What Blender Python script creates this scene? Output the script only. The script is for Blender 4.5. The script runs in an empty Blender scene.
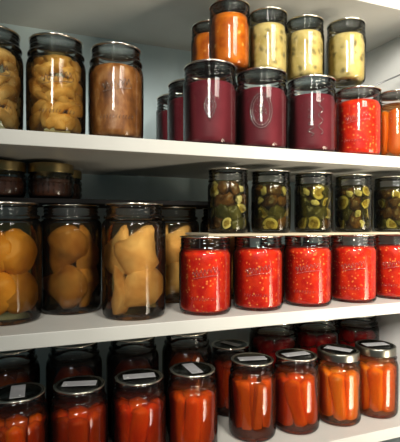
import bpy, bmesh, math, random
from mathutils import Vector, Matrix, noise
random.seed(7)
PI = math.pi
S = 0.001
CZ = 1450.0                       # camera height, mm; shelf heights below are given relative to it
SC = bpy.context.scene
COL = SC.collection

# ------------------------------------------------------------------ camera
cam_d = bpy.data.cameras.new('camera'); cam = bpy.data.objects.new('camera', cam_d); COL.objects.link(cam)
cam_d.sensor_fit = 'HORIZONTAL'; cam_d.sensor_width = 36.0; cam_d.lens = 39.6
cam_d.shift_y = 0.005; cam_d.clip_start = 0.02
cam.location = (0, 0, CZ*S); cam.rotation_euler = (PI/2, 0, -math.radians(21.1))
SC.camera = cam
# ------------------------------------------------------------------ world, lights, exposure
w = bpy.data.worlds.new('room_ambience'); SC.world = w; w.use_nodes = True
w.node_tree.nodes['Background'].inputs[0].default_value = (0.34, 0.64, 0.74, 1)
w.node_tree.nodes['Background'].inputs[1].default_value = 0.09
def area(name, loc, target, sx, sy, power, col, spread=180):
    l = bpy.data.lights.new(name, 'AREA'); l.shape = 'RECTANGLE'; l.size = sx; l.size_y = sy
    l.energy = power; l.color = col; l.spread = math.radians(spread)
    o = bpy.data.objects.new(name, l); COL.objects.link(o); o.location = loc
    o.rotation_euler = (Vector(target)-Vector(loc)).to_track_quat('-Z', 'Y').to_euler()
    return o
area('window_light', (-0.42, -0.80, CZ*S+0.76), (0.78, 0.65, CZ*S+0.02), 0.26, 0.60, 4.3, (1.0, 0.96, 0.86), 62)
area('side_window_light', (1.25, -0.55, CZ*S-0.35), (0.72, 0.75, CZ*S+0.30), 0.65, 1.1, 4.8, (1.0, 0.88, 0.68), 48)
area('ceiling_light', (0.45, -0.55, CZ*S+0.80), (0.70, 0.68, CZ*S-0.15), 0.5, 0.5, 4.6, (1.0, 0.95, 0.84), 72)
SC.view_settings.view_transform = 'Standard'; SC.view_settings.look = 'None'
SC.view_settings.exposure = 0.0; SC.view_settings.gamma = 1.0; SC.view_settings.use_curve_mapping = False
SC.cycles.transparent_max_bounces = 48
SC.cycles.max_bounces = 10

# ------------------------------------------------------------------ materials
def mat(name):
    m = bpy.data.materials.new(name); m.use_nodes = True
    nt = m.node_tree; nt.nodes.clear()
    out = nt.nodes.new('ShaderNodeOutputMaterial')
    return m, nt, out
def N(nt, t, **k):
    n = nt.nodes.new(t)
    for a, v in k.items(): setattr(n, a, v)
    return n
def coords(nt, vary=True):
    tc = N(nt, 'ShaderNodeTexCoord')
    if not vary: return tc.outputs['Object']
    oi = N(nt, 'ShaderNodeObjectInfo'); ml = N(nt, 'ShaderNodeVectorMath', operation='SCALE')
    cb = N(nt, 'ShaderNodeCombineXYZ'); ad = N(nt, 'ShaderNodeVectorMath', operation='ADD')
    for i in range(3): nt.links.new(oi.outputs['Random'], cb.inputs[i])
    nt.links.new(cb.outputs[0], ml.inputs[0]); ml.inputs['Scale'].default_value = 3.7
    nt.links.new(tc.outputs['Object'], ad.inputs[0]); nt.links.new(ml.outputs[0], ad.inputs[1])
    return ad.outputs[0]
def ramp(nt, stops):
    r = N(nt, 'ShaderNodeValToRGB'); e = r.color_ramp.elements
    while len(e) < len(stops): e.new(0.5)
    for x, (p, c) in zip(e, stops): x.position = p; x.color = (*c, 1)
    return r
def noisy(name, c1, c2, scale=60, rough=0.5, bump=0.0, detail=4, lo=0.35, hi=0.65, c3=None, coat=0, metal=0, stretch=None, sss=0, spec=0.5, each=0.0):
    m, nt, out = mat(name)
    b = N(nt, 'ShaderNodeBsdfPrincipled'); nt.links.new(b.outputs[0], out.inputs[0])
    v = coords(nt)
    if stretch:
        mp = N(nt, 'ShaderNodeMapping'); mp.inputs['Scale'].default_value = stretch
        nt.links.new(v, mp.inputs[0]); v = mp.outputs[0]
    n = N(nt, 'ShaderNodeTexNoise'); n.inputs['Scale'].default_value = scale; n.inputs['Detail'].default_value = detail
    nt.links.new(v, n.inputs['Vector'])
    st = [(lo, c1), (hi, c2)] if c3 is None else [(lo, c1), ((lo+hi)/2, c2), (hi, c3)]
    r = ramp(nt, st); nt.links.new(n.outputs['Fac'], r.inputs[0]); csock = r.outputs[0]
    if each:                                           # every piece is a little riper or paler than the next
        oi = N(nt, 'ShaderNodeObjectInfo'); mr = N(nt, 'ShaderNodeMapRange'); nt.links.new(oi.outputs['Random'], mr.inputs['Value'])
        mr.inputs['To Min'].default_value = 1-each; mr.inputs['To Max'].default_value = 1+each*0.4
        vm = N(nt, 'ShaderNodeVectorMath', operation='SCALE'); nt.links.new(csock, vm.inputs[0]); nt.links.new(mr.outputs[0], vm.inputs['Scale']); csock = vm.outputs[0]
    nt.links.new(csock, b.inputs['Base Color'])
    b.inputs['Roughness'].default_value = rough; b.inputs['Metallic'].default_value = metal
    b.inputs['Coat Weight'].default_value = coat; b.inputs['Specular IOR Level'].default_value = spec
    if sss:
        b.inputs['Subsurface Weight'].default_value = sss; b.inputs['Subsurface Radius'].default_value = (0.008, 0.004, 0.002)
    if bump:
        bp = N(nt, 'ShaderNodeBump'); bp.inputs['Strength'].default_value = bump; bp.inputs['Distance'].default_value = 0.001
        nt.links.new(n.outputs['Fac'], bp.inputs['Height']); nt.links.new(bp.outputs[0], b.inputs['Normal'])
    return m
def speckled(name, base1, base2, spots, scale=230, noise_scale=60, size=(0.10, 0.22), keep=0.55, rough=0.4):
    """a mash with seeds or crumbs: two-tone noise plus scattered small spots"""
    m, nt, out = mat(name)
    b = N(nt, 'ShaderNodeBsdfPrincipled'); nt.links.new(b.outputs[0], out.inputs[0]); b.inputs['Roughness'].default_value = rough; b.inputs['Specular IOR Level'].default_value = 0.15
    v = coords(nt)
    n = N(nt, 'ShaderNodeTexNoise'); n.inputs['Scale'].default_value = noise_scale; n.inputs['Detail'].default_value = 5
    nt.links.new(v, n.inputs['Vector'])
    r = ramp(nt, [(0.36, base1), (0.66, base2)]); nt.links.new(n.outputs['Fac'], r.inputs[0])
    dn = N(nt, 'ShaderNodeTexNoise'); dn.inputs['Scale'].default_value = scale*0.9; nt.links.new(v, dn.inputs['Vector'])
    ds = N(nt, 'ShaderNodeVectorMath', operation='MULTIPLY_ADD'); nt.links.new(dn.outputs['Color'], ds.inputs[0])
    ds.inputs[1].default_value = (0.9/scale,)*3; nt.links.new(v, ds.inputs[2])
    vo = N(nt, 'ShaderNodeTexVoronoi'); vo.inputs['Scale'].default_value = scale; nt.links.new(ds.outputs[0], vo.inputs['Vector'])
    mr = N(nt, 'ShaderNodeMapRange'); mr.inputs['From Min'].default_value = size[0]; mr.inputs['From Max'].default_value = size[1]
    mr.inputs['To Min'].default_value = 1; mr.inputs['To Max'].default_value = 0
    nt.links.new(vo.outputs['Distance'], mr.inputs['Value'])
    sp = N(nt, 'ShaderNodeSeparateColor'); nt.links.new(vo.outputs['Color'], sp.inputs[0])
    gt = N(nt, 'ShaderNodeMath', operation='GREATER_THAN'); gt.inputs[1].default_value = keep; nt.links.new(sp.outputs[0], gt.inputs[0])
    mu = N(nt, 'ShaderNodeMath', operation='MULTIPLY'); nt.links.new(mr.outputs[0], mu.inputs[0]); nt.links.new(gt.outputs[0], mu.inputs[1])
    mx = N(nt, 'ShaderNodeMix', data_type='RGBA'); nt.links.new(mu.outputs[0], mx.inputs['Factor'])
    nt.links.new(r.outputs[0], mx.inputs['A']); mx.inputs['B'].default_value = (*spots, 1)
    nt.links.new(mx.outputs['Result'], b.inputs['Base Color'])
    bp = N(nt, 'ShaderNodeBump'); bp.inputs['Strength'].default_value = 0.5; bp.inputs['Distance'].default_value = 0.0012
    nt.links.new(n.outputs['Fac'], bp.inputs['Height']); nt.links.new(bp.outputs[0], b.inputs['Normal'])
    return m
def clear(name, tint, edge, refl=1.45, rough=0.03, blend=0.35, haze=0.0, fcol=(0.75, 0.75, 0.72)):
    """thin clear layer: fresnel reflection over a see-through tint that deepens where the wall is seen edge-on"""
    m, nt, out = mat(name)
    lw = N(nt, 'ShaderNodeLayerWeight'); lw.inputs['Blend'].default_value = blend
    mx = N(nt, 'ShaderNodeMix', data_type='RGBA'); mx.inputs['A'].default_value = (*tint, 1); mx.inputs['B'].default_value = (*edge, 1)
    nt.links.new(lw.outputs['Facing'], mx.inputs['Factor'])
    tr = N(nt, 'ShaderNodeBsdfTransparent'); nt.links.new(mx.outputs['Result'], tr.inputs[0])
    gl = N(nt, 'ShaderNodeBsdfGlossy'); gl.inputs['Roughness'].default_value = rough
    fr = N(nt, 'ShaderNodeFresnel'); fr.inputs['IOR'].default_value = refl
    tcn = N(nt, 'ShaderNodeTexCoord'); no = N(nt, 'ShaderNodeTexNoise'); no.inputs['Scale'].default_value = 35
    nt.links.new(tcn.outputs['Object'], no.inputs['Vector'])
    bp = N(nt, 'ShaderNodeBump'); bp.inputs['Strength'].default_value = 0.25; bp.inputs['Distance'].default_value = 0.001
    nt.links.new(no.outputs['Fac'], bp.inputs['Height']); nt.links.new(bp.outputs[0], gl.inputs['Normal'])
    ms = N(nt, 'ShaderNodeMixShader'); nt.links.new(fr.outputs[0], ms.inputs[0])
    body = tr.outputs[0]
    if haze:
        df = N(nt, 'ShaderNodeBsdfDiffuse'); df.inputs[0].default_value = (*fcol, 1)
        tl = N(nt, 'ShaderNodeBsdfTranslucent'); tl.inputs[0].default_value = (*fcol, 1)
        m1 = N(nt, 'ShaderNodeMixShader'); m1.inputs[0].default_value = 0.5
        nt.links.new(df.outputs[0], m1.inputs[1]); nt.links.new(tl.outputs[0], m1.inputs[2])
        m2 = N(nt, 'ShaderNodeMixShader'); m2.inputs[0].default_value = haze
        nt.links.new(tr.outputs[0], m2.inputs[1]); nt.links.new(m1.outputs[0], m2.inputs[2]); body = m2.outputs[0]
    nt.links.new(body, ms.inputs[1]); nt.links.new(gl.outputs[0], ms.inputs[2]); nt.links.new(ms.outputs[0], out.inputs[0])
    return m
M = {}
M['shelf'] = noisy('white_melamine', (0.58, 0.57, 0.53), (0.62, 0.61, 0.57), 12, 0.45)
M['wall'] = noisy('pale_wall_paint', (0.62, 0.76, 0.80), (0.66, 0.80, 0.84), 6, 0.7)
M['side'] = noisy('white_side_paint', (0.88, 0.88, 0.86), (0.91, 0.91, 0.89), 5, 0.6)
M['floor'] = noisy('wood_floor', (0.10, 0.075, 0.04), (0.14, 0.10, 0.06), 5, 0.4, stretch=(1, 8, 1))
M['glass'] = clear('jar_glass', (0.98, 0.985, 0.98), (0.55, 0.60, 0.60), 1.45, blend=0.22, haze=0.009)  # pale diffuse share stands in for light in the dark neck space
M['emboss'] = clear('raised_glass', (0.97, 0.97, 0.97), (0.97, 0.97, 0.97), 1.6, 0.12, haze=0.14)  # stronger diffuse share whitens the marks in place of highlights on them
M['lid'] = noisy('lid_steel_dark_reflection', (0.13, 0.13, 0.11), (0.18, 0.175, 0.15), 40, 0.2, metal=1)  # steel darkened to stand in for the dark shelf underside it reflects
M['rim'] = noisy('lid_rim_steel', (0.80, 0.76, 0.66), (0.9, 0.86, 0.76), 40, 0.22, metal=1)
M['band'] = noisy('screw_band_steel', (0.28, 0.27, 0.23), (0.36, 0.34, 0.29), 30, 0.3, metal=1)
M['gold'] = noisy('gold_lid_metal', (0.34, 0.25, 0.11), (0.42, 0.31, 0.14), 30, 0.34, metal=1)
M['paper'] = noisy('label_paper', (0.90, 0.90, 0.87), (0.94, 0.94, 0.91), 50, 0.8)
M['ink'] = noisy('label_ink', (0.30, 0.30, 0.32), (0.38, 0.38, 0.40), 50, 0.7)
M['card'] = noisy('cardboard_sheet', (0.40, 0.34, 0.24), (0.46, 0.39, 0.28), 30, 0.8)
M['tray'] = noisy('black_board', (0.004, 0.004, 0.004), (0.008, 0.007, 0.007), 20, 0.8, spec=0.15)
M['rod'] = noisy('grey_metal_rod', (0.25, 0.26, 0.27), (0.34, 0.35, 0.36), 20, 0.35, metal=1)
M['maroon'] = noisy('berry_jam', (0.12, 0.010, 0.017), (0.165, 0.017, 0.026), 22, 0.5, 0.15, spec=0.15)
M['tomato'] = speckled('crushed_tomato_mash', (0.60, 0.008, 0.001), (0.78, 0.040, 0.004), (0.97, 0.34, 0.07), 190, 75, size=(0.16, 0.34), keep=0.5)
M['orange'] = speckled('orange_fruit_mash', (0.44, 0.09, 0.002), (0.72, 0.20, 0.008), (0.92, 0.50, 0.10), 110, 60, size=(0.15, 0.4), keep=0.7)
M['relish'] = speckled('yellow_relish_mash', (0.50, 0.38, 0.11), (0.66, 0.53, 0.22), (0.20, 0.16, 0.06), 85, 50, size=(0.15, 0.55), keep=0.5)
M['apple'] = noisy('amber_apple_sauce', (0.13, 0.04, 0.004), (0.30, 0.105, 0.015), 75, 0.45, 0.9, c3=(0.56, 0.28, 0.09), stretch=(1, 1, 0.55), lo=0.3, hi=0.72)
M['jelly'] = noisy('dark_jelly', (0.07, 0.022, 0.010), (0.11, 0.035, 0.014), 30, 0.3)
M['carrot'] = noisy('carrot_flesh', (0.86, 0.13, 0.002), (0.97, 0.24, 0.006), 34, 0.38, 0.25, stretch=(1, 1, 0.3), c3=(0.98, 0.36, 0.02), each=0.4)
M['carrot_core'] = noisy('carrot_stick_flesh', (0.92, 0.20, 0.005), (0.97, 0.36, 0.02), 30, 0.38, 0.2, stretch=(1, 1, 0.25), each=0.4)
M['pear'] = noisy('pear_flesh', (0.60, 0.38, 0.23), (0.78, 0.57, 0.40), 26, 0.45, 0.4, c3=(0.84, 0.69, 0.55), each=0.35)
M['peach'] = noisy('peach_flesh', (0.62, 0.27, 0.03), (0.80, 0.42, 0.07), 25, 0.42, 0.3, each=0.4)
M['slice'] = noisy('pale_peach_slice', (0.74, 0.47, 0.17), (0.94, 0.74, 0.40), 60, 0.42, 0.5, each=0.22)
M['skin'] = noisy('pickle_skin', (0.05, 0.05, 0.012), (0.11, 0.10, 0.025), 60, 0.35, 0.2)
M['cuke'] = noisy('pickle_flesh', (0.72, 0.60, 0.22), (0.88, 0.78, 0.42), 90, 0.35, 0.2)
M['seed'] = noisy('pickle_core', (0.30, 0.20, 0.04), (0.60, 0.46, 0.14), 200, 0.35, 0.2)
M['onion'] = noisy('onion_flesh', (0.72, 0.66, 0.42), (0.84, 0.78, 0.55), 60, 0.35)
M['chunk'] = noisy('brown_vegetable', (0.07, 0.03, 0.01), (0.24, 0.10, 0.025), 70, 0.35, 0.4, each=0.5)
M['beet'] = noisy('beet_flesh', (0.20, 0.008, 0.022), (0.46, 0.02, 0.045), 25, 0.25, 0.1)
def syrup(n, a, b, haze=0.0, fcol=(1, 1, 1)): return clear(n, a, b, 1.15, 0.05, 0.3, haze, fcol)
M['syr_pear'] = syrup('amber_syrup', (0.98, 0.94, 0.87), (0.82, 0.68, 0.48), 0.04, (0.6, 0.42, 0.26))
M['syr_pear_dark'] = syrup('brown_syrup', (0.72, 0.58, 0.36), (0.50, 0.34, 0.16), 0.05, (0.25, 0.15, 0.05))
M['syr_peach'] = syrup('golden_syrup', (0.92, 0.80, 0.50), (0.7, 0.48, 0.2))
M['syr_slice'] = syrup('light_brown_syrup', (0.95, 0.88, 0.70), (0.62, 0.46, 0.24))
M['syr_pickle'] = syrup('olive_brine', (0.82, 0.80, 0.58), (0.45, 0.44, 0.25), 0.03, (0.20, 0.15, 0.04))
M['syr_carrot'] = syrup('orange_brine', (0.99, 0.90, 0.68), (0.88, 0.62, 0.26), 0.16, (0.85, 0.30, 0.03))
M['syr_carrot_red'] = syrup('red_brown_brine', (0.92, 0.66, 0.48), (0.55, 0.26, 0.12), 0.10, (0.60, 0.12, 0.015))
M['syr_beet'] = syrup('purple_brine', (0.80, 0.52, 0.60), (0.35, 0.10, 0.17))
M['syr_dark'] = syrup('dark_brown_syrup', (0.50, 0.28, 0.14), (0.20, 0.09, 0.04))

# ------------------------------------------------------------------ mesh helpers (input in mm)
def finish(name, bm, mats, parent=None, smooth=True, angle=None):
    bmesh.ops.recalc_face_normals(bm, faces=bm.faces)
    for v in bm.verts: v.co *= S
    me = bpy.data.meshes.new(name); bm.to_mesh(me); bm.free()
    for m in (mats if isinstance(mats, (list, tuple)) else [mats]): me.materials.append(m)
    if smooth:
        me.polygons.foreach_set('use_smooth', [True]*len(me.polygons))
        if angle: me.set_sharp_from_angle(angle=math.radians(angle))
    o = bpy.data.objects.new(name, me); COL.objects.link(o)
    if parent: o.parent = parent
    return o
def lathe(bm, prof, seg=56, mi=0, cap=True, mats=None):
    rings = []
    for r, z in prof:
        if r < 1e-4: rings.append([bm.verts.new((0, 0, z))])
        else: rings.append([bm.verts.new((r*math.cos(2*PI*i/seg), r*math.sin(2*PI*i/seg), z)) for i in range(seg)])
    for k in range(len(rings)-1):
        a, b = rings[k], rings[k+1]
        for i in range(seg):
            j = (i+1) % seg
            if len(a) == 1 and len(b) == 1: continue
            if len(a) == 1: f = bm.faces.new((a[0], b[i], b[j]))
            elif len(b) == 1: f = bm.faces.new((a[i], a[j], b[0]))
            else: f = bm.faces.new((a[i], a[j], b[j], b[i]))
            f.material_index = mats[k] if mats else mi
def box(bm, x0, x1, y0, y1, z0, z1, bev=0):
    r = bmesh.ops.create_cube(bm, size=1)
    for v in r['verts']:
        v.co = Vector(((x0+x1)/2+v.co.x*(x1-x0), (y0+y1)/2+v.co.y*(y1-y0), (z0+z1)/2+v.co.z*(z1-z0)))
    if bev:
        es = list({e for v in r['verts'] for e in v.link_edges})
        bmesh.ops.bevel(bm, geom=es, offset=bev, segments=2, affect='EDGES', profile=0.5)
def tube(bm, pts, r, seg=8, closed=False, rz=None):
    pts = [Vector(p) for p in pts]; rings = []; n = len(pts)
    for i, p in enumerate(pts):
        if closed: t = pts[(i+1) % n]-pts[i-1]
        else: t = pts[min(i+1, n-1)]-pts[max(i-1, 0)]
        t.normalize(); up = Vector((0, 0, 1)) if abs(t.z) < 0.9 else Vector((1, 0, 0))
        a = t.cross(up).normalized(); b = a.cross(t)
        rr = r[i] if isinstance(r, (list, tuple)) else r
        rings.append([bm.verts.new(p+a*rr*math.cos(2*PI*k/seg)+b*(rr if rz is None else rz)*math.sin(2*PI*k/seg)) for k in range(seg)])
    for i in range(n if closed else n-1):
        A, B = rings[i], rings[(i+1) % n]
        for k in range(seg):
            bm.faces.new((A[k], A[(k+1) % seg], B[(k+1) % seg], B[k]))
    if not closed:
        bm.faces.new(rings[0]); bm.faces.new(rings[-1][::-1])
def structure(name, *b, m='shelf', bev=0, kind='structure'):
    bm = bmesh.new(); box(bm, *b, bev); o = finish(name, bm, M[m], smooth=False); o['kind'] = kind; return o
def world(x, y, z): return (x*S, y*S, (z+CZ)*S)
def empty(name, loc, rz, label, cat, group=None):
    o = bpy.data.objects.new(name, None); COL.objects.link(o); o.empty_display_size = 0.02
    o.location = world(*loc); o.rotation_euler = (0, 0, rz); o['label'] = label; o['category'] = cat
    if group: o['group'] = group
    return o

# ------------------------------------------------------------------ the setting
XL, XR, YF, YB = -340, 700, 601, 913
structure('wall_back', XL-200, XR+20, YB, YB+20, 0, CZ+900, m='wall')
structure('wall_right', XR, XR+20, 500, YB, 0, CZ+900, m='side')
structure('floor', -2600, 2600, -2600, YB+20, -20, 0, m='floor')
Z0, Z1, Z2, Z3 = 398, 118, -141, -361       # shelf tops
LABS = {Z0: ('top shelf board, white, only its underside and front edge showing', 'top'),
        Z1: ('white shelf board carrying the dark red jam jars and yellow relish jars', 'upper'),
        Z2: ('white shelf board carrying the bright red tomato jars and big pear jars', 'middle'),
        Z3: ('lowest white shelf board, carrying the carrot jars', 'lowest')}
for z in (Z0, Z1, Z2, Z3):
    bm = bmesh.new(); box(bm, XL, XR, YF, YB, z-19.5, z, 1.0)
    o = finish('shelf_board', bm, M['shelf'], smooth=False)
    o['kind'] = 'thing'; o['label'] = LABS[z][0]; o['category'] = 'shelf'; o.location = (0, 0, CZ*S)

# ------------------------------------------------------------------ jars
def jar_profile(kind, R, H, rn):
    """outer glass outline from the middle of the base up to the lip"""
    p = [(0, 3.0), (R*0.62, 3.0), (R*0.72, 0.6), (R-7, 0.2), (R-3, 1.6), (R-1.1, 5), (R-0.4, 11)]
    if kind == 'straight':
        p += [(R-0.2, H*0.4), (R, H-30), (R-0.3, H-26), (R-2.0, H-22.5), (rn, H-21.5), (rn+1.6, H-19.5), (rn+1.6, H-18), (rn, H-16)]
    else:
        sh = H-40 if kind == 'shoulder' else H-34
        p += [(R, H*0.35), (R, sh)]
        k = 6; top = H-24; dr = R-rn
        for i in range(1, k+1):
            a = i/k*PI/2
            p.append((rn+dr*math.cos(a), sh+(top-sh)*math.sin(a)))
        p += [(rn+1.0, H-24), (rn+3.6, H-22.5), (rn+4.2, H-20), (rn+3.4, H-18), (rn, H-17)]
    p += [(rn, H-13), (rn+1.4, H-11.5), (rn, H-10), (rn, H-7.5), (rn+1.4, H-6), (rn, H-4.5), (rn-0.3, H-2.2), (rn-3, H-1.6)]
    return p
def inner_radius(kind, R, H, rn, z):
    p = jar_profile(kind, R, H, rn)[5:]
    for (r0, z0), (r1, z1) in zip(p, p[1:]):
        if z0 <= z <= z1 and z1 > z0: return min(r0+(r1-r0)*(z-z0)/(z1-z0), R if z < H-30 else rn)-2.6
    return (R-2.6) if z < H/2 else rn-2.6
def fill_profile(kind, R, H, rn, level):
    zs = [4.2, 5.5, 8, 13] + [13+(level-13)*i/10 for i in range(1, 11)]
    p = [(0, 4.2), (R*0.8, 4.2)]
    for z in zs[1:]:
        ir = inner_radius(kind, R, H, rn, z)
        if z == 5.5: ir -= 2
        p.append((ir, z))
    p.append((p[-1][0]-0.8, level+0.6)); p.append((0, level-0.3))
    return p
def script_marks(bm, R, H, style):
    """raised marks in the glass on the side that faces out"""
    def wrap(u, v): a = -PI/2 + u/R; return ((R+0.2)*math.cos(a), (R+0.2)*math.sin(a), v)
    if style == 'script':
        c = H*0.55
        pts = [(-20+40*t/44, c-3+8*t/44+4.2*math.sin(t*0.95)+(4 if t in (6, 7, 30, 31, 36, 37) else 0)) for t in range(45)]
        pts += [(23, c+2), (22, c-2)] + [(19-38*t/16, c-4-6*t/16+1.3*math.sin(t/16*PI)) for t in range(17)]
        tube(bm, [wrap(*q) for q in pts], 0.5, 6)
    elif style == 'lettering':
        rnd = random.Random(3)
        for i in range(11):
            u = -22+i*4.4
            tube(bm, [wrap(u, H*0.2), wrap(u+rnd.uniform(-.4, 1.6), H*0.2+2.2), wrap(u+1.6, H*0.2+4.6)], 0.4, 5)
    elif style == 'oval':
        for a, b in ((17, 27),):
            tube(bm, [wrap(a*math.cos(2*PI*t/40), H*0.46+b*math.sin(2*PI*t/40)) for t in range(40)], 0.7, 6, closed=True)
    elif style == 'inner_oval':
        tube(bm, [wrap(13.5*math.cos(2*PI*t/40), H*0.46+23*math.sin(2*PI*t/40)) for t in range(40)], 0.7, 6, closed=True)
    elif style == 'crest':
        rnd = random.Random(5)
        for i in range(26):
            a, q = rnd.uniform(0, 2*PI), rnd.uniform(0.1, 0.75)
            u, v = 13*q*math.cos(a), H*0.46+22*q*math.sin(a)
            tube(bm, [wrap(u, v), wrap(u+rnd.uniform(-3, 3), v+rnd.uniform(2, 4))], 0.6, 5)
    elif style == 'diamond':
        for k in (1.0,):
            tube(bm, [wrap(u*k, H*0.45+v*k) for u, v in ((0, 22), (5, 12), (9, 0), (5, -12), (0, -22), (-5, -12), (-9, 0), (-5, 12))], 0.7, 6, closed=True)
    elif style == 'inner_diamond':
        k = 0.62
        tube(bm, [wrap(u*k, H*0.45+v*k) for u, v in ((0, 22), (5, 12), (9, 0), (5, -12), (0, -22), (-5, -12), (-9, 0), (-5, 12))], 0.7, 6, closed=True)
    elif style == 'chevron':
        for s in (-1, 1): tube(bm, [wrap(0, H*0.45), wrap(4*s, H*0.45+8)], 0.6, 5)  # raised V at the middle of the diamond
    elif style == 'vine':
        tube(bm, [wrap(4*math.sin(t*0.55)+16, H*0.22+t*1.6) for t in range(38)], 0.6, 6)
    elif style == 'inner_vine':
        tube(bm, [wrap(5*math.sin(t*0.8), H*0.2+t*1.5) for t in range(30)], 0.7, 6)
    elif style == 'quilt':
        for i in range(26):
            a = 2*PI*i/26
            for z in (12, 22, 32):
                x, y = (R-0.1)*math.cos(a), (R-0.1)*math.sin(a)
                r = bmesh.ops.create_icosphere(bm, subdivisions=1, radius=3.2)
                for v in r['verts']: v.co = Vector((v.co.x*0.4+x, v.co.y*0.4+y, v.co.z*1.2+z))
protos = {}
def build_jar(kind, R, H, rn, fill=None, level=None, fname=None, marks=None, band=False, lidmat='lid', rimmat='rim'):
    t = bpy.data.objects.new('canning_jar', None); COL.objects.link(t); t.empty_display_size = 0.02
    bm = bmesh.new(); lathe(bm, jar_profile(kind, R, H, rn)); finish('glass', bm, M['glass'], t)
    if marks:
      for st, nm in dict(script=[('script', 'embossed_script'), ('lettering', 'embossed_lettering')], oval=[('oval', 'embossed_oval'), ('inner_oval', 'embossed_oval'), ('crest', 'embossed_crest')],
                         diamond=[('diamond', 'embossed_diamond'), ('inner_diamond', 'embossed_diamond'), ('chevron', 'embossed_chevron')],
                         vine=[('vine', 'embossed_vine'), ('inner_vine', 'embossed_vine')]).get(marks, [(marks, 'quilted_pattern')]):
        bm = bmesh.new(); script_marks(bm, R, H, st); finish(nm, bm, M['glass' if marks == 'quilt' else 'emboss'], t)
    rl = rn+2.2
    bm = bmesh.new()
    lathe(bm, [(0, H-1.4), (rl-2.5, H-1.4), (rl-1.0, H-2.4), (rl, H-1.6), (rl+0.25, H-0.6), (rl-0.4, H+0.35), (rl-1.6, H+0.5), (rl-3.0, H-0.1), (rl-5, H-0.35), (rl-7.5, H-0.35), (rl-8.2, H-0.7), (0, H-0.7)],
          mats=[0, 0, 1, 1, 1, 1, 1, 1, 0, 0, 0])
    lid = finish('lid', bm, [M[lidmat], M[rimmat]], t)
    if band:
        bm = bmesh.new()
        lathe(bm, [(rl-4, H+0.7), (rl-1, H+0.9), (rl+0.2, H+0.3), (rl+0.7, H-1.2), (rl+0.5, H-4), (rl+0.9, H-6), (rl+0.5, H-8), (rl+0.9, H-10), (rl+0.5, H-11.5), (rl+1.1, H-13), (rl+0.6, H-13.6)])
        finish('screw_band', bm, M['gold' if lidmat == 'gold' else 'band'], t)
    if fill:
        bm = bmesh.new(); lathe(bm, fill_profile(kind, R, H, rn, level)); finish(fname, bm, M[fill], t)
    return t
def jar(key, loc, label, group=None, rz=0.0, **k):
    """first jar of a kind is built, the others are copies of it and of its parts"""
    kk = (key, tuple(sorted(k.items())))
    if kk not in protos:
        t = build_jar(**k); protos[kk] = t
    else:
        src = protos[kk]; t = src.copy(); COL.objects.link(t)
        for ch in src.children:
            if ch.name.startswith('label_sticker'): continue
            c = ch.copy(); COL.objects.link(c); c.parent = t
    t.location = world(*loc); t.rotation_euler = (0, 0, rz)
    t['label'] = label; t['category'] = 'jar'
    if group: t['group'] = group
    elif 'group' in t: del t['group']
    return t
FACE = -math.radians(21.1)
WIDE = dict(kind='straight', R=42, H=120, rn=38.8)
JAM = dict(kind='straight', R=43, H=126.5, rn=39.6)
REG = dict(kind='shoulder', R=39.8, H=132, rn=34)
CARR = dict(kind='shoulder', R=41, H=127, rn=34.5)
QUART = dict(kind='quart', R=48.5, H=170, rn=42)
BQUART = dict(kind='shoulder', R=45, H=166, rn=37)
HALF = dict(kind='straight', R=33.5, H=103, rn=31)
JELLY = dict(kind='straight', R=34, H=54, rn=31.5)
def toward(loc): return math.atan2(-loc[1], -loc[0])     # direction from a jar to the viewpoint side of the shelf
def facing(loc): return toward(loc)+PI/2                # turns the jar's marked side outward

# ---- pieces: one mesh per shape, copied
piece_meshes = {}
def piece_mesh(key, bm, mats, angle=None):
    bmesh.ops.recalc_face_normals(bm, faces=bm.faces)
    for v in bm.verts: v.co *= S
    me = bpy.data.meshes.new(key); bm.to_mesh(me); bm.free()
    for m in mats: me.materials.append(m)
    me.polygons.foreach_set('use_smooth', [True]*len(me.polygons))
    if angle: me.set_sharp_from_angle(angle=math.radians(angle))
    piece_meshes[key] = me
def piece(key, name, cat, label, group, matrix, press=None):
    me = piece_meshes[key]
    if press:                                          # soft fruit is pressed flat where it meets the glass
        loc, J, zhi = press; me = me.copy(); inv = matrix.inverted(); c = Vector(world(*loc))
        for v in me.vertices:
            p = matrix @ v.co - c; r = math.hypot(p.x, p.y)
            p.z = min(max(p.z, 6.5*S), zhi*S); z = p.z/S
            L = (inner_radius(J['kind'], J['R'], J['H'], J['rn'], z)-1.2-3.0*max(0, 1-(z-6.5)/9))*S
            if r > L: p.x *= L/r; p.y *= L/r
            v.co = inv @ (p + c)
    o = bpy.data.objects.new(name, me); COL.objects.link(o)
    o.matrix_world = matrix; o['label'] = label; o['category'] = cat; o['group'] = group
    return o
def xf(jarloc, r, phi, z, spin=(0, 0, 0), sc=(1, 1, 1)):
    """place at radius r, bearing phi, height z above the jar's base; local +X then points outward"""
    x, y = jarloc[0]+r*math.cos(phi), jarloc[1]+r*math.sin(phi)
    T = Matrix.Translation(Vector(world(x, y, jarloc[2]+z)))
    Rm = Matrix.Rotation(phi, 4, 'Z') @ Matrix.Rotation(spin[2], 4, 'Z') @ Matrix.Rotation(spin[1], 4, 'Y') @ Matrix.Rotation(spin[0], 4, 'X')
    return T @ Rm @ Matrix.Diagonal((*sc, 1))
def wobble(bm, amt, sc, seed):
    off = Vector((seed*13.1, seed*7.7, seed*3.3))
    bm.normal_update()
    for v in bm.verts: v.co += v.normal*amt*noise.noise(v.co*sc+off)
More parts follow.
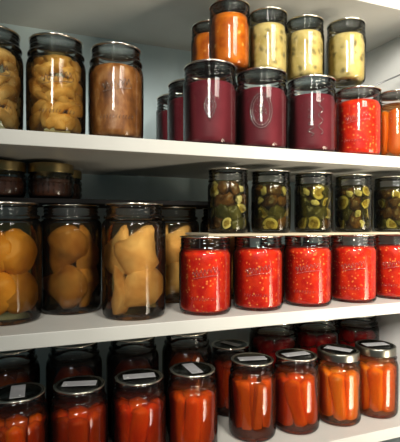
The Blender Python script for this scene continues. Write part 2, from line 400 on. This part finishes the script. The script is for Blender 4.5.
for k in range(4):                                     # whole peeled carrots, tapering, tips rounded
    bm = bmesh.new(); L = 86; n = 14; pts = []; rs = []
    for i in range(n+1):
        t = i/n; pts.append((3*math.sin(t*PI)*(1 if k % 2 else -1), 2*math.sin(t*5+k), -L/2+L*t))
        e = min(1, math.sqrt(max(0, 1-(1-min(t, 1-t)/0.09)**2))) if min(t, 1-t) < 0.09 else 1
        rs.append(max(0.8, (10.5+4.2*t)*e*(1+0.04*math.sin(9*t+k))))
    tube(bm, pts, rs, 14); wobble(bm, 0.8, 0.09, k); piece_mesh('carrot%d' % k, bm, [M['carrot']])
for k in range(2):                                     # square-cut carrot sticks
    bm = bmesh.new(); box(bm, -6, 6, -7.5, 7.5, -39, 39, 0.9)
    bmesh.ops.subdivide_edges(bm, edges=[e for e in bm.edges if abs(e.verts[0].co.z-e.verts[1].co.z) > 20], cuts=6)
    for v in bm.verts: v.co.x *= 1+0.12*(v.co.z/38); v.co.x += 1.2*math.sin(v.co.z/22+k)
    piece_mesh('stick%d' % k, bm, [M['carrot_core']], 40)
def half_fruit(key, L, Wd, D, neck, mats, seed):
    """half a pear or peach: rounded back toward +X, flat cut face with a scooped core toward -X"""
    bm = bmesh.new(); bmesh.ops.create_uvsphere(bm, u_segments=40, v_segments=26, radius=1)
    for v in bm.verts:
        x, y, z = v.co; nk = 1-neck*max(0, z+0.1)**0.9
        x, y = x*nk, y*nk
        if x < 0: x = x*0.12 + 0.25*max(0, 1-(y*y+(z+.2)**2)*6)
        v.co = Vector((x*D, y*Wd, z*L))
    wobble(bm, 5.0, 0.035, seed); wobble(bm, 1.2, 0.14, seed); piece_mesh(key, bm, mats)
for k in range(3):
    half_fruit('pear%d' % k, 41, 32, 26, 0.62, [M['pear']], k+1)
    half_fruit('peach%d' % k, 35, 31, 24, 0.2, [M['peach']], k+5)
for k in range(4):                                     # fruit slices: bowed wedges
    bm = bmesh.new(); n = 12; pts = []; rs = []
    for i in range(n+1):
        t = i/n*2-1; a = t*1.05
        pts.append((5*math.cos(a*2.0)*(0.5+0.2*k), 22*math.sin(a), 9*math.cos(a))); rs.append(max(0.8, 8.0*math.sqrt(max(0.02, 1-abs(t)**2.6))))
    tube(bm, pts, rs, 10, rz=4.5 if k % 2 else 7); wobble(bm, 1.5, 0.12, k+2); piece_mesh('slice%d' % k, bm, [M['slice']])
for k in range(3):                                     # pickle rounds: dark rind, pale flesh, seedy middle; axis along X
    bm = bmesh.new(); r = 14.0-1.6*k
    lathe(bm, [(0, -2.2), (r*0.55, -2.4), (r*0.9, -2.6), (r, -1.9), (r, 1.9), (r*0.9, 2.6), (r*0.55, 2.4), (0, 2.2)], 22, mats=[2, 1, 0, 0, 0, 1, 2])
    for v in bm.verts: v.co = Vector((v.co.z + 0.02*v.co.x**2*(1 if k % 2 else 0.4), v.co.x, v.co.y*(1-0.1*k)))
    if k == 1:
        for v in bm.verts: v.co.z = v.co.z*1.25 if v.co.z > -2 else -2-(v.co.z+2)*-0.12
    wobble(bm, 1.6, 0.13, k); piece_mesh('round%d' % k, bm, [M['skin'], M['cuke'], M['seed']])
for k, mm in enumerate(('skin', 'chunk', 'onion')):
    bm = bmesh.new(); bmesh.ops.create_icosphere(bm, subdivisions=3, radius=11 if mm != 'onion' else 6.5)
    for v in bm.verts: v.co = Vector((v.co.x*0.7, v.co.y*1.1, v.co.z*(0.8 if k else 1.2)))
    wobble(bm, 4.5, 0.16, k+3); piece_mesh('lump%d' % k, bm, [M[mm]])
bm = bmesh.new(); bmesh.ops.create_icosphere(bm, subdivisions=3, radius=15); wobble(bm, 3, 0.07, 4); piece_mesh('beet', bm, [M['beet']])

def syrup_part(t, kind, R, H, rn, level, m, name='syrup'):
    bm = bmesh.new(); lathe(bm, fill_profile(kind, R, H, rn, level)); finish(name, bm, M[m], t)
ORD = ['leftmost', 'second from left', 'middle', 'second from right', 'rightmost']
def carrots(loc, where, sticks=False, n=7, R=41, zc=50, rr=None, lean=0.06, seed=0, front_only=False):
    rnd = random.Random(seed); face = toward(loc)
    rr = rr or R-15
    grp = 'carrots in the %s' % where
    noun = 'carrot stick' if sticks else 'carrot'
    ids = []
    for i in range(n):
        a = (i-(n-1)/2)*2*PI/n if not front_only else (i-(n-1)/2)*0.72
        ids.append(a)
    for i, a in enumerate(ids):
        if abs(a) > 2.3: continue
        vis = abs(a) < 1.25
        if vis:
            pos = 'front middle' if abs(a) < 0.3 else ('front %s' % ('left' if a < 0 else 'right') if abs(a) < 1.0 else '%s side' % ('left' if a < 0 else 'right'))
            lab = 'peeled %s at the %s of the %s' % (noun, pos, where)
        else:
            lab = 'peeled %s at the back of the %s' % (noun, where)
        key = ('stick%d' % (i % 2)) if sticks else 'carrot%d' % rnd.randrange(4)
        flip = PI if (not sticks and rnd.random() < 0.5) else 0
        tw = rnd.uniform(-lean, lean)
        piece(key, 'carrot_stick' if sticks else 'carrot', noun, lab, grp,
              xf(loc, rr, face+a, zc+rnd.uniform(-2, 2), (tw+flip, rnd.uniform(-0.03, 0.03), rnd.uniform(-0.3, 0.3)), (1, 1, rnd.uniform(0.92, 1.03))), (loc, CARR, 101))
    piece('stick0' if sticks else 'carrot1', 'carrot_stick' if sticks else 'carrot', noun,
          'peeled %s in the core of the %s' % (noun, where), grp, xf(loc, 0, face, zc+3))
def sticker(t, H, ang, Lx=48, Ly=17, seed=0, off=(0, 0)):
    """white paper strip on the lid with two lines of tiny marks"""
    bm = bmesh.new(); z = H+0.6
    box(bm, -Lx/2, Lx/2, -Ly/2, Ly/2, z, z+0.5, 0.1)
    for f in bm.faces: f.material_index = 0
    rnd = random.Random(seed)
    for row in (-1, 1):
        x = -Lx/2+5
        while x < Lx/2-6:
            wd = rnd.uniform(1.2, 3.4); nf = len(bm.faces)
            box(bm, x, x+wd, row*3.2-0.9, row*3.2+rnd.uniform(-0.1, 0.9), z+0.5, z+0.62)
            bm.faces.ensure_lookup_table()
            for f in bm.faces[nf:]: f.material_index = 1
            x += wd+rnd.uniform(1.4, 3.2)
    rot = Matrix.Rotation(ang, 4, 'Z')
    for v in bm.verts: v.co = rot @ v.co + Vector((off[0], off[1], 0))
    return finish('label_sticker', bm, [M['paper'], M['ink']], t, smooth=False)

# ================= upper shelf =================
for i, (x, y, lab) in enumerate([(-48, 643, 'jar of pale fruit slices cut off by the left edge of the upper shelf'),
                                 (34, 643, 'jar of pale yellow fruit slices, second from left on the upper shelf')]):
    loc = (x, y, Z1); t = jar('slices', loc, lab, 'jars of pale fruit slices on the upper shelf', facing(loc), marks='script', **REG)
    syrup_part(t, level=108, m='syr_slice', **REG)
    rnd = random.Random(40+i); face = toward(loc)
    where = ['cut-off slice jar, left end of upper shelf', 'full slice jar second from left, upper shelf'][i]
    for lay in range(6):
        z = 13+lay*16.2
        for k in range(6):
            a = (k-2.5)*0.72+rnd.uniform(-.12, .12)+0.3*(lay % 2)
            if abs(a) > 2.1: continue
            piece('slice%d' % rnd.randrange(4), 'fruit_slice', 'fruit slice', 'pale yellow fruit slice packed in the '+where, 'fruit slices in the '+where,
                  xf(loc, 22 if z < 88 else 18, face+a, z+rnd.uniform(-3, 3), (rnd.uniform(-1.5, 1.5), rnd.uniform(-.3, .3), rnd.uniform(-.35, .35)), (1.0, 1.0, 1.15)), (loc, REG, 106))
    for k in range(6):
        piece('slice%d' % (k % 4), 'fruit_slice', 'fruit slice', 'pale yellow fruit slice packed in the '+where, 'fruit slices in the '+where,
              xf(loc, 4, face+k, 18+k*15, (k*1.3, 0.4, 0), (1.0, 1.0, 1.1)), (loc, REG, 106))
loc = (117, 643, Z1)
jar('sauce', loc, 'jar of brown-amber apple sauce beside the pale slice jars on the upper shelf', None, facing(loc), marks='script', fill='apple', level=104, fname='apple_sauce', **REG)
g = 'dark red jam jars on the upper shelf'
for x, y, mk, lab in [(266, 645, 'diamond', 'dark red jam jar at front under the orange preserve jar'),
                      (358, 645, 'oval', 'dark red jam jar with a raised oval crest, middle of the front three'),
                      (456, 645, 'vine', 'dark red jam jar at front immediately left of the red tomato jar'),
                      (268, 737, None, 'dark red jam jar directly behind the leftmost front jam jar'),
                      (272, 827, None, 'dark red jam jar rearmost against the back wall, left end of the jams')]:
    loc = (x, y, Z1)
    jar('jam', loc, lab, g, facing(loc), fill='maroon', level=97, fname='berry_jam', marks=mk, **JAM)
loc = (556, 645, Z1)
jar('tomato', loc, 'red crushed tomato jar on the upper shelf right of the dark jam jars', None, facing(loc), fill='tomato', level=98, fname='crushed_tomato', marks='script', **WIDE)
loc = (652, 650, Z1)
t = jar('up_carrot', loc, 'carrot jar cut off by the right edge of the upper shelf', None, facing(loc), **CARR)
syrup_part(t, level=104, m='syr_carrot', name='brine', **CARR)
carrots(loc, 'upper shelf carrot jar', seed=3)
g = 'orange preserve jars stacked on the jam jars'
for x, y, lab in [(301, 647, 'small orange preserve jar stacked on the leftmost front jam jar'),
                  (299, 726, 'small orange preserve jar in shadow behind the other orange preserve jar')]:
    loc = (x, y, Z1+127.2); jar('orange', loc, lab, g, facing(loc), fill='orange', level=83, fname='orange_preserve', **HALF)
g = 'yellow relish jars stacked on the jam jars'
for x, y, lab in [(373, 650, 'small yellow relish jar, leftmost of the three, beside the orange jar'),
                  (446, 650, 'small yellow relish jar in the middle of the three stacked ones'),
                  (520, 632, 'small yellow relish jar at the right end of the stacked row')]:
    loc = (x, y, Z1+127.2); jar('relish', loc, lab, g, facing(loc), fill='relish', level=80, fname='yellow_relish', **HALF)
bm = bmesh.new(); tube(bm, [(0, 0, 0), (60, -22, 26), (122, -45, 54)], 1.5, 10)
o = finish('metal_rod', bm, M['rod']); o.location = world(576, 700, Z1+128.2)
o['label'] = 'thin grey metal rod on the upper jar lids, leaning against the right side wall'; o['category'] = 'rod'

# ================= middle shelf =================
PEARS = [((-32, 700, Z2), 'peach', 'syr_peach', 'big jar of orange-yellow peach halves at the left end of the middle shelf', 'peach jar at the left end'),
         ((62, 742, Z2), 'pear', 'syr_pear_dark', 'big dark brown jar of pear halves between the peach jar and the pale pear jar', 'dark pear jar'),
         ((149, 667, Z2), 'pear', 'syr_pear', 'big clear jar of pale pear halves left of the tomato jars', 'pale pear jar'),
         ((246, 777, Z2), 'pear', 'syr_pear', 'big pear jar half hidden behind the pale pear jar and first tomato jar', 'half-hidden pear jar'),
         ((352, 777, Z2), 'pear', 'syr_slice', 'big fruit jar behind the first two tomato jars, mostly hidden', 'mostly hidden fruit jar behind the tomatoes')]
for i, (loc, kind, sy, lab, where) in enumerate(PEARS):
    t = jar('quart', loc, lab, 'big fruit jars on the middle shelf', facing(loc), **QUART)
    syrup_part(t, level=141, m=sy, **QUART)
    rnd = random.Random(60+i); face = toward(loc)
    for lay, z in enumerate((42, 100)):
        lay_out = {0: (((-0.75, 2.9, 0), (0.95, 0.3, 0), (2.8, 0.3, 0)), ((-0.9, 0.4, 0), (0.75, 0.15, 0), (2.8, 2.8, 0))),
                   1: (((-0.5, 1.5, 0), (1.3, 3.0, 0), (2.9, 0.3, 0)), ((-0.45, 2.75, 0), (1.2, 0.3, 0), (2.9, 2.8, 0)))
                   }.get(i, (((-1.15, 0.1, PI-0.5), (0.42, 2.3, 0), (2.7, 0.3, 0)), ((-1.35, -0.25, 0.25), (0.36, -0.42, -0.1), (2.5, 2.8, 0))))
        for k, (a, sx, szz) in enumerate(lay_out[lay]):
            pos = ('left', 'right', 'back')[k]; sp = (sx, 0.0, szz)
            piece('%s%d' % (kind, (i+k+lay) % 3), kind+'_half', kind+' half', '%s half, %s %s piece in the %s' % (kind, 'lower' if lay == 0 else 'upper', pos, where),
                  kind+' halves in the '+where, xf(loc, 30 if abs(sp[2]) > 2 else 19, face+a, z, (sp[0]+rnd.uniform(-.15, .15), sp[1], sp[2]), (1.0, 1.1, 0.97) if k < 2 else (0.7, 0.85, 0.85)), (loc, QUART, 138))
g = 'red crushed tomato jars on the middle shelf'
for i, (x, y) in enumerate([(261, 653), (356, 653), (454, 653), (553, 653), (652, 655)]):
    loc = (x, y, Z2)
    jar('tomato', loc, 'bright red crushed tomato jar, %s in the middle shelf row' % ['leftmost', 'second from left', 'third from left', 'fourth from left', 'rightmost and cut off'][i],
        g, facing(loc), fill='tomato', level=98, fname='crushed_tomato', marks='script', **WIDE)
# second row carries the sheet from behind
for i, x in enumerate((454, 553)):
    loc = (x, 742, Z2)
    jar('tomato', loc, 'red tomato jar hidden behind the %s tomato jar of the middle shelf' % ['third', 'fourth'][i], 'hidden tomato jars behind the front row', facing(loc), fill='tomato', level=98, fname='crushed_tomato', marks='script', **WIDE)
bm = bmesh.new(); box(bm, 252, 699, 617, 725, Z2+120.7, Z2+124.4, 0.3)
o = finish('cardboard_sheet', bm, M['card'], smooth=False); o.location = (0, 0, CZ*S)
o['label'] = 'thin tan cardboard sheet between the tomato jars and pickle jars'; o['category'] = 'sheet'
ZP = Z2+124.6
g = 'pickle jars on the cardboard sheet'
for i, (x, y) in enumerate([(302, 655), (382, 655), (468, 655), (556, 655), (648, 655)]):
    loc = (x, y, ZP); nm = ['leftmost', 'second from left', 'middle', 'second from right', 'rightmost'][i]
    t = jar('pickle', loc, 'small straight jar of olive pickles, %s in the row above the tomatoes' % nm, g, facing(loc), **HALF)
    syrup_part(t, level=84, m='syr_pickle', name='brine', **HALF)
    rnd = random.Random(80+i); face = toward(loc)
    for lay in range(4):
        z = 16+lay*18.5
        for k in range(5):
            a = (k-2)*0.82+rnd.uniform(-.15, .15)+0.35*(lay % 2)
            if abs(a) > 1.9: continue
            q = rnd.random()
            if q < 0.32: key, nme, desc = 'round%d' % rnd.randrange(3), 'pickle_slice', 'pale pickle slice with dark rind'
            elif q < 0.52: key, nme, desc = 'lump0', 'pickle_chunk', 'dark green pickle chunk'
            elif q < 0.88: key, nme, desc = 'lump1', 'vegetable_chunk', 'brown vegetable chunk'
            else: key, nme, desc = 'lump2', 'onion_piece', 'pale onion piece'
            piece(key, nme, nme.replace('_', ' '), desc+' in the %s pickle jar' % nm, desc+'s in the %s pickle jar' % nm,
                  xf(loc, 22.5 if key[0] == 'l' else 24, face+a, z+rnd.uniform(-2, 2), (rnd.uniform(-3, 3), rnd.uniform(-.5, .5), rnd.uniform(-.6, .6))), (loc, HALF, 83))
    bm = bmesh.new(); lathe(bm, [(0, 6), (13, 7), (15, 20), (14, 60), (12, 80), (0, 82)], 20); wobble(bm, 2, 0.1, i)
    finish('packed_middle', bm, M['chunk'], t)
bm = bmesh.new(); box(bm, -335, 352, 694, 900, Z2+171, Z2+178, 0.6)
o = finish('black_board', bm, M['tray'], smooth=False); o.location = (0, 0, CZ*S)
o['label'] = 'black board laid across the big fruit jars under the small jelly jars'; o['category'] = 'board'
for x, y, lab in [(-40, 735, 'small gold-lidded jelly jar cut off by the left edge'),
                  (31, 735, 'small gold-lidded jelly jar above the dark pear jar'),
                  (52, 815, 'small jelly jar mostly hidden behind the second gold-lidded jelly jar')]:
    loc = (x, y, Z2+178.3)
    jar('jelly', loc, lab, 'gold-lidded jelly jars on the black board', facing(loc), fill='jelly', level=31, fname='dark_jelly', marks='quilt', lidmat='gold', rimmat='gold', band=True, **JELLY)

# ================= lowest shelf =================
CJ = [((-16, 660, Z3), 'leftmost front carrot jar', 'carrot jar cut off at the bottom left corner, label turned upright', 'syr_carrot_red', 1.92, 0, False),
      ((67, 660, Z3), 'second front carrot jar from left', 'front carrot jar second from left with a level lid label', 'syr_carrot_red', 0.12, 0, False),
      ((155, 660, Z3), 'third front carrot jar from left', 'front carrot jar third from left with a slightly tilted lid label', 'syr_carrot_red', 0.25, 0, False),
      ((243, 664, Z3), 'fourth front carrot jar from left', 'front carrot jar fourth from left, label turned nearly upright on its lid', 'syr_carrot', 1.95, 0, False),
      ((357, 675, Z3), 'jar of carrot sticks', 'jar of square-cut carrot sticks right of the gap on the lowest shelf', 'syr_carrot', 0.15, 0, True),
      ((442, 670, Z3), 'third front carrot jar from right', 'front carrot jar third from right, with carrots lying at angles', 'syr_carrot', 0.35, 0, False),
      ((532, 668, Z3), 'second front carrot jar from right', 'front carrot jar second from right with a slanted lid label', 'syr_carrot', -0.6, 1, False),
      ((619, 668, Z3), 'rightmost carrot jar', 'rightmost carrot jar of the lowest shelf, near the white side wall', 'syr_carrot', 0.2, 1, False)]
for i, (loc, where, lab, sy, ang, bd, st) in enumerate(CJ):
    t = jar('carrot', loc, lab, 'front row carrot jars on the lowest shelf', 0, band=bool(bd), **CARR)
    syrup_part(t, level=103, m=sy, name='brine', **CARR)
    sticker(t, 127+(0.4 if bd else 0), FACE+ang, 48, 19, i)
    carrots(loc, where, sticks=st, n=8 if st else 7, seed=20+i, rr=26 if st else None, zc=56 if st else 50, lean=0.32 if i == 5 else 0.08)
loc = (362, 774, Z3)
t = jar('carrot', loc, 'dark jar with a lid label standing behind the carrot stick jar', None, 0, band=False, **CARR)
syrup_part(t, level=103, m='syr_dark', name='brine', **CARR); sticker(t, 127, FACE-0.75, 44, 15, 31)
carrots(loc, 'dark jar behind the carrot stick jar', seed=33)
for i, (x, y) in enumerate([(-30, 754), (68, 754), (166, 754), (266, 756)]):
    loc = (x, y, Z3); nm = ['leftmost', 'second', 'third', 'fourth'][i]
    t = jar('bquart', loc, 'tall dark fruit jar in the rear left row of the lowest shelf, %s from left' % nm, 'tall dark jars behind the left carrot jars', facing(loc), **BQUART)
    syrup_part(t, level=134, m='syr_dark' if i < 3 else 'syr_slice', **BQUART)
    face = toward(loc)
    for lay, z in enumerate((40, 98)):
        for k, a in enumerate((-0.9, 0.9, 2.8)):
            piece('peach%d' % ((k+lay) % 3), 'peach_half', 'peach half', 'peach half, %s %s piece in the %s tall rear jar from left' % (('lower', 'upper')[lay], ('left', 'right', 'back')[k], nm),
                  'peach halves in the %s tall rear jar' % nm, xf(loc, 15, face+a+0.3*lay, z, (0.4*k, 0, 0.2), (0.88, 0.88, 0.9)), (loc, BQUART, 132))
for i, (x, y) in enumerate([(452, 764), (550, 762), (649, 760)]):
    loc = (x, y, Z3); nm = ['left', 'middle', 'right'][i]
    t = jar('quart', loc, 'tall dark beet jar in the rear row, %s one of three behind the carrots' % nm, 'tall beet jars behind the right carrot jars', facing(loc), **QUART)
    syrup_part(t, level=138, m='syr_beet', name='brine', **QUART)
    face = toward(loc); rnd = random.Random(90+i)
    for lay, z in enumerate((66, 95, 123)):
        for k, a in enumerate((-1.35, -0.45, 0.45, 1.35)):
            piece('beet', 'beet', 'beet', 'dark red round beet in the %s beet jar, %s layer' % (nm, ('lower', 'middle', 'upper')[lay]), 'beets in the %s beet jar' % nm,
                  xf(loc, 27, face+a+0.4*(lay % 2), z+rnd.uniform(-3, 3), (rnd.uniform(0, 3), rnd.uniform(0, 3), 0), (1, 0.95, 0.95)), (loc, QUART, 136))
bpy.context.view_layer.update()
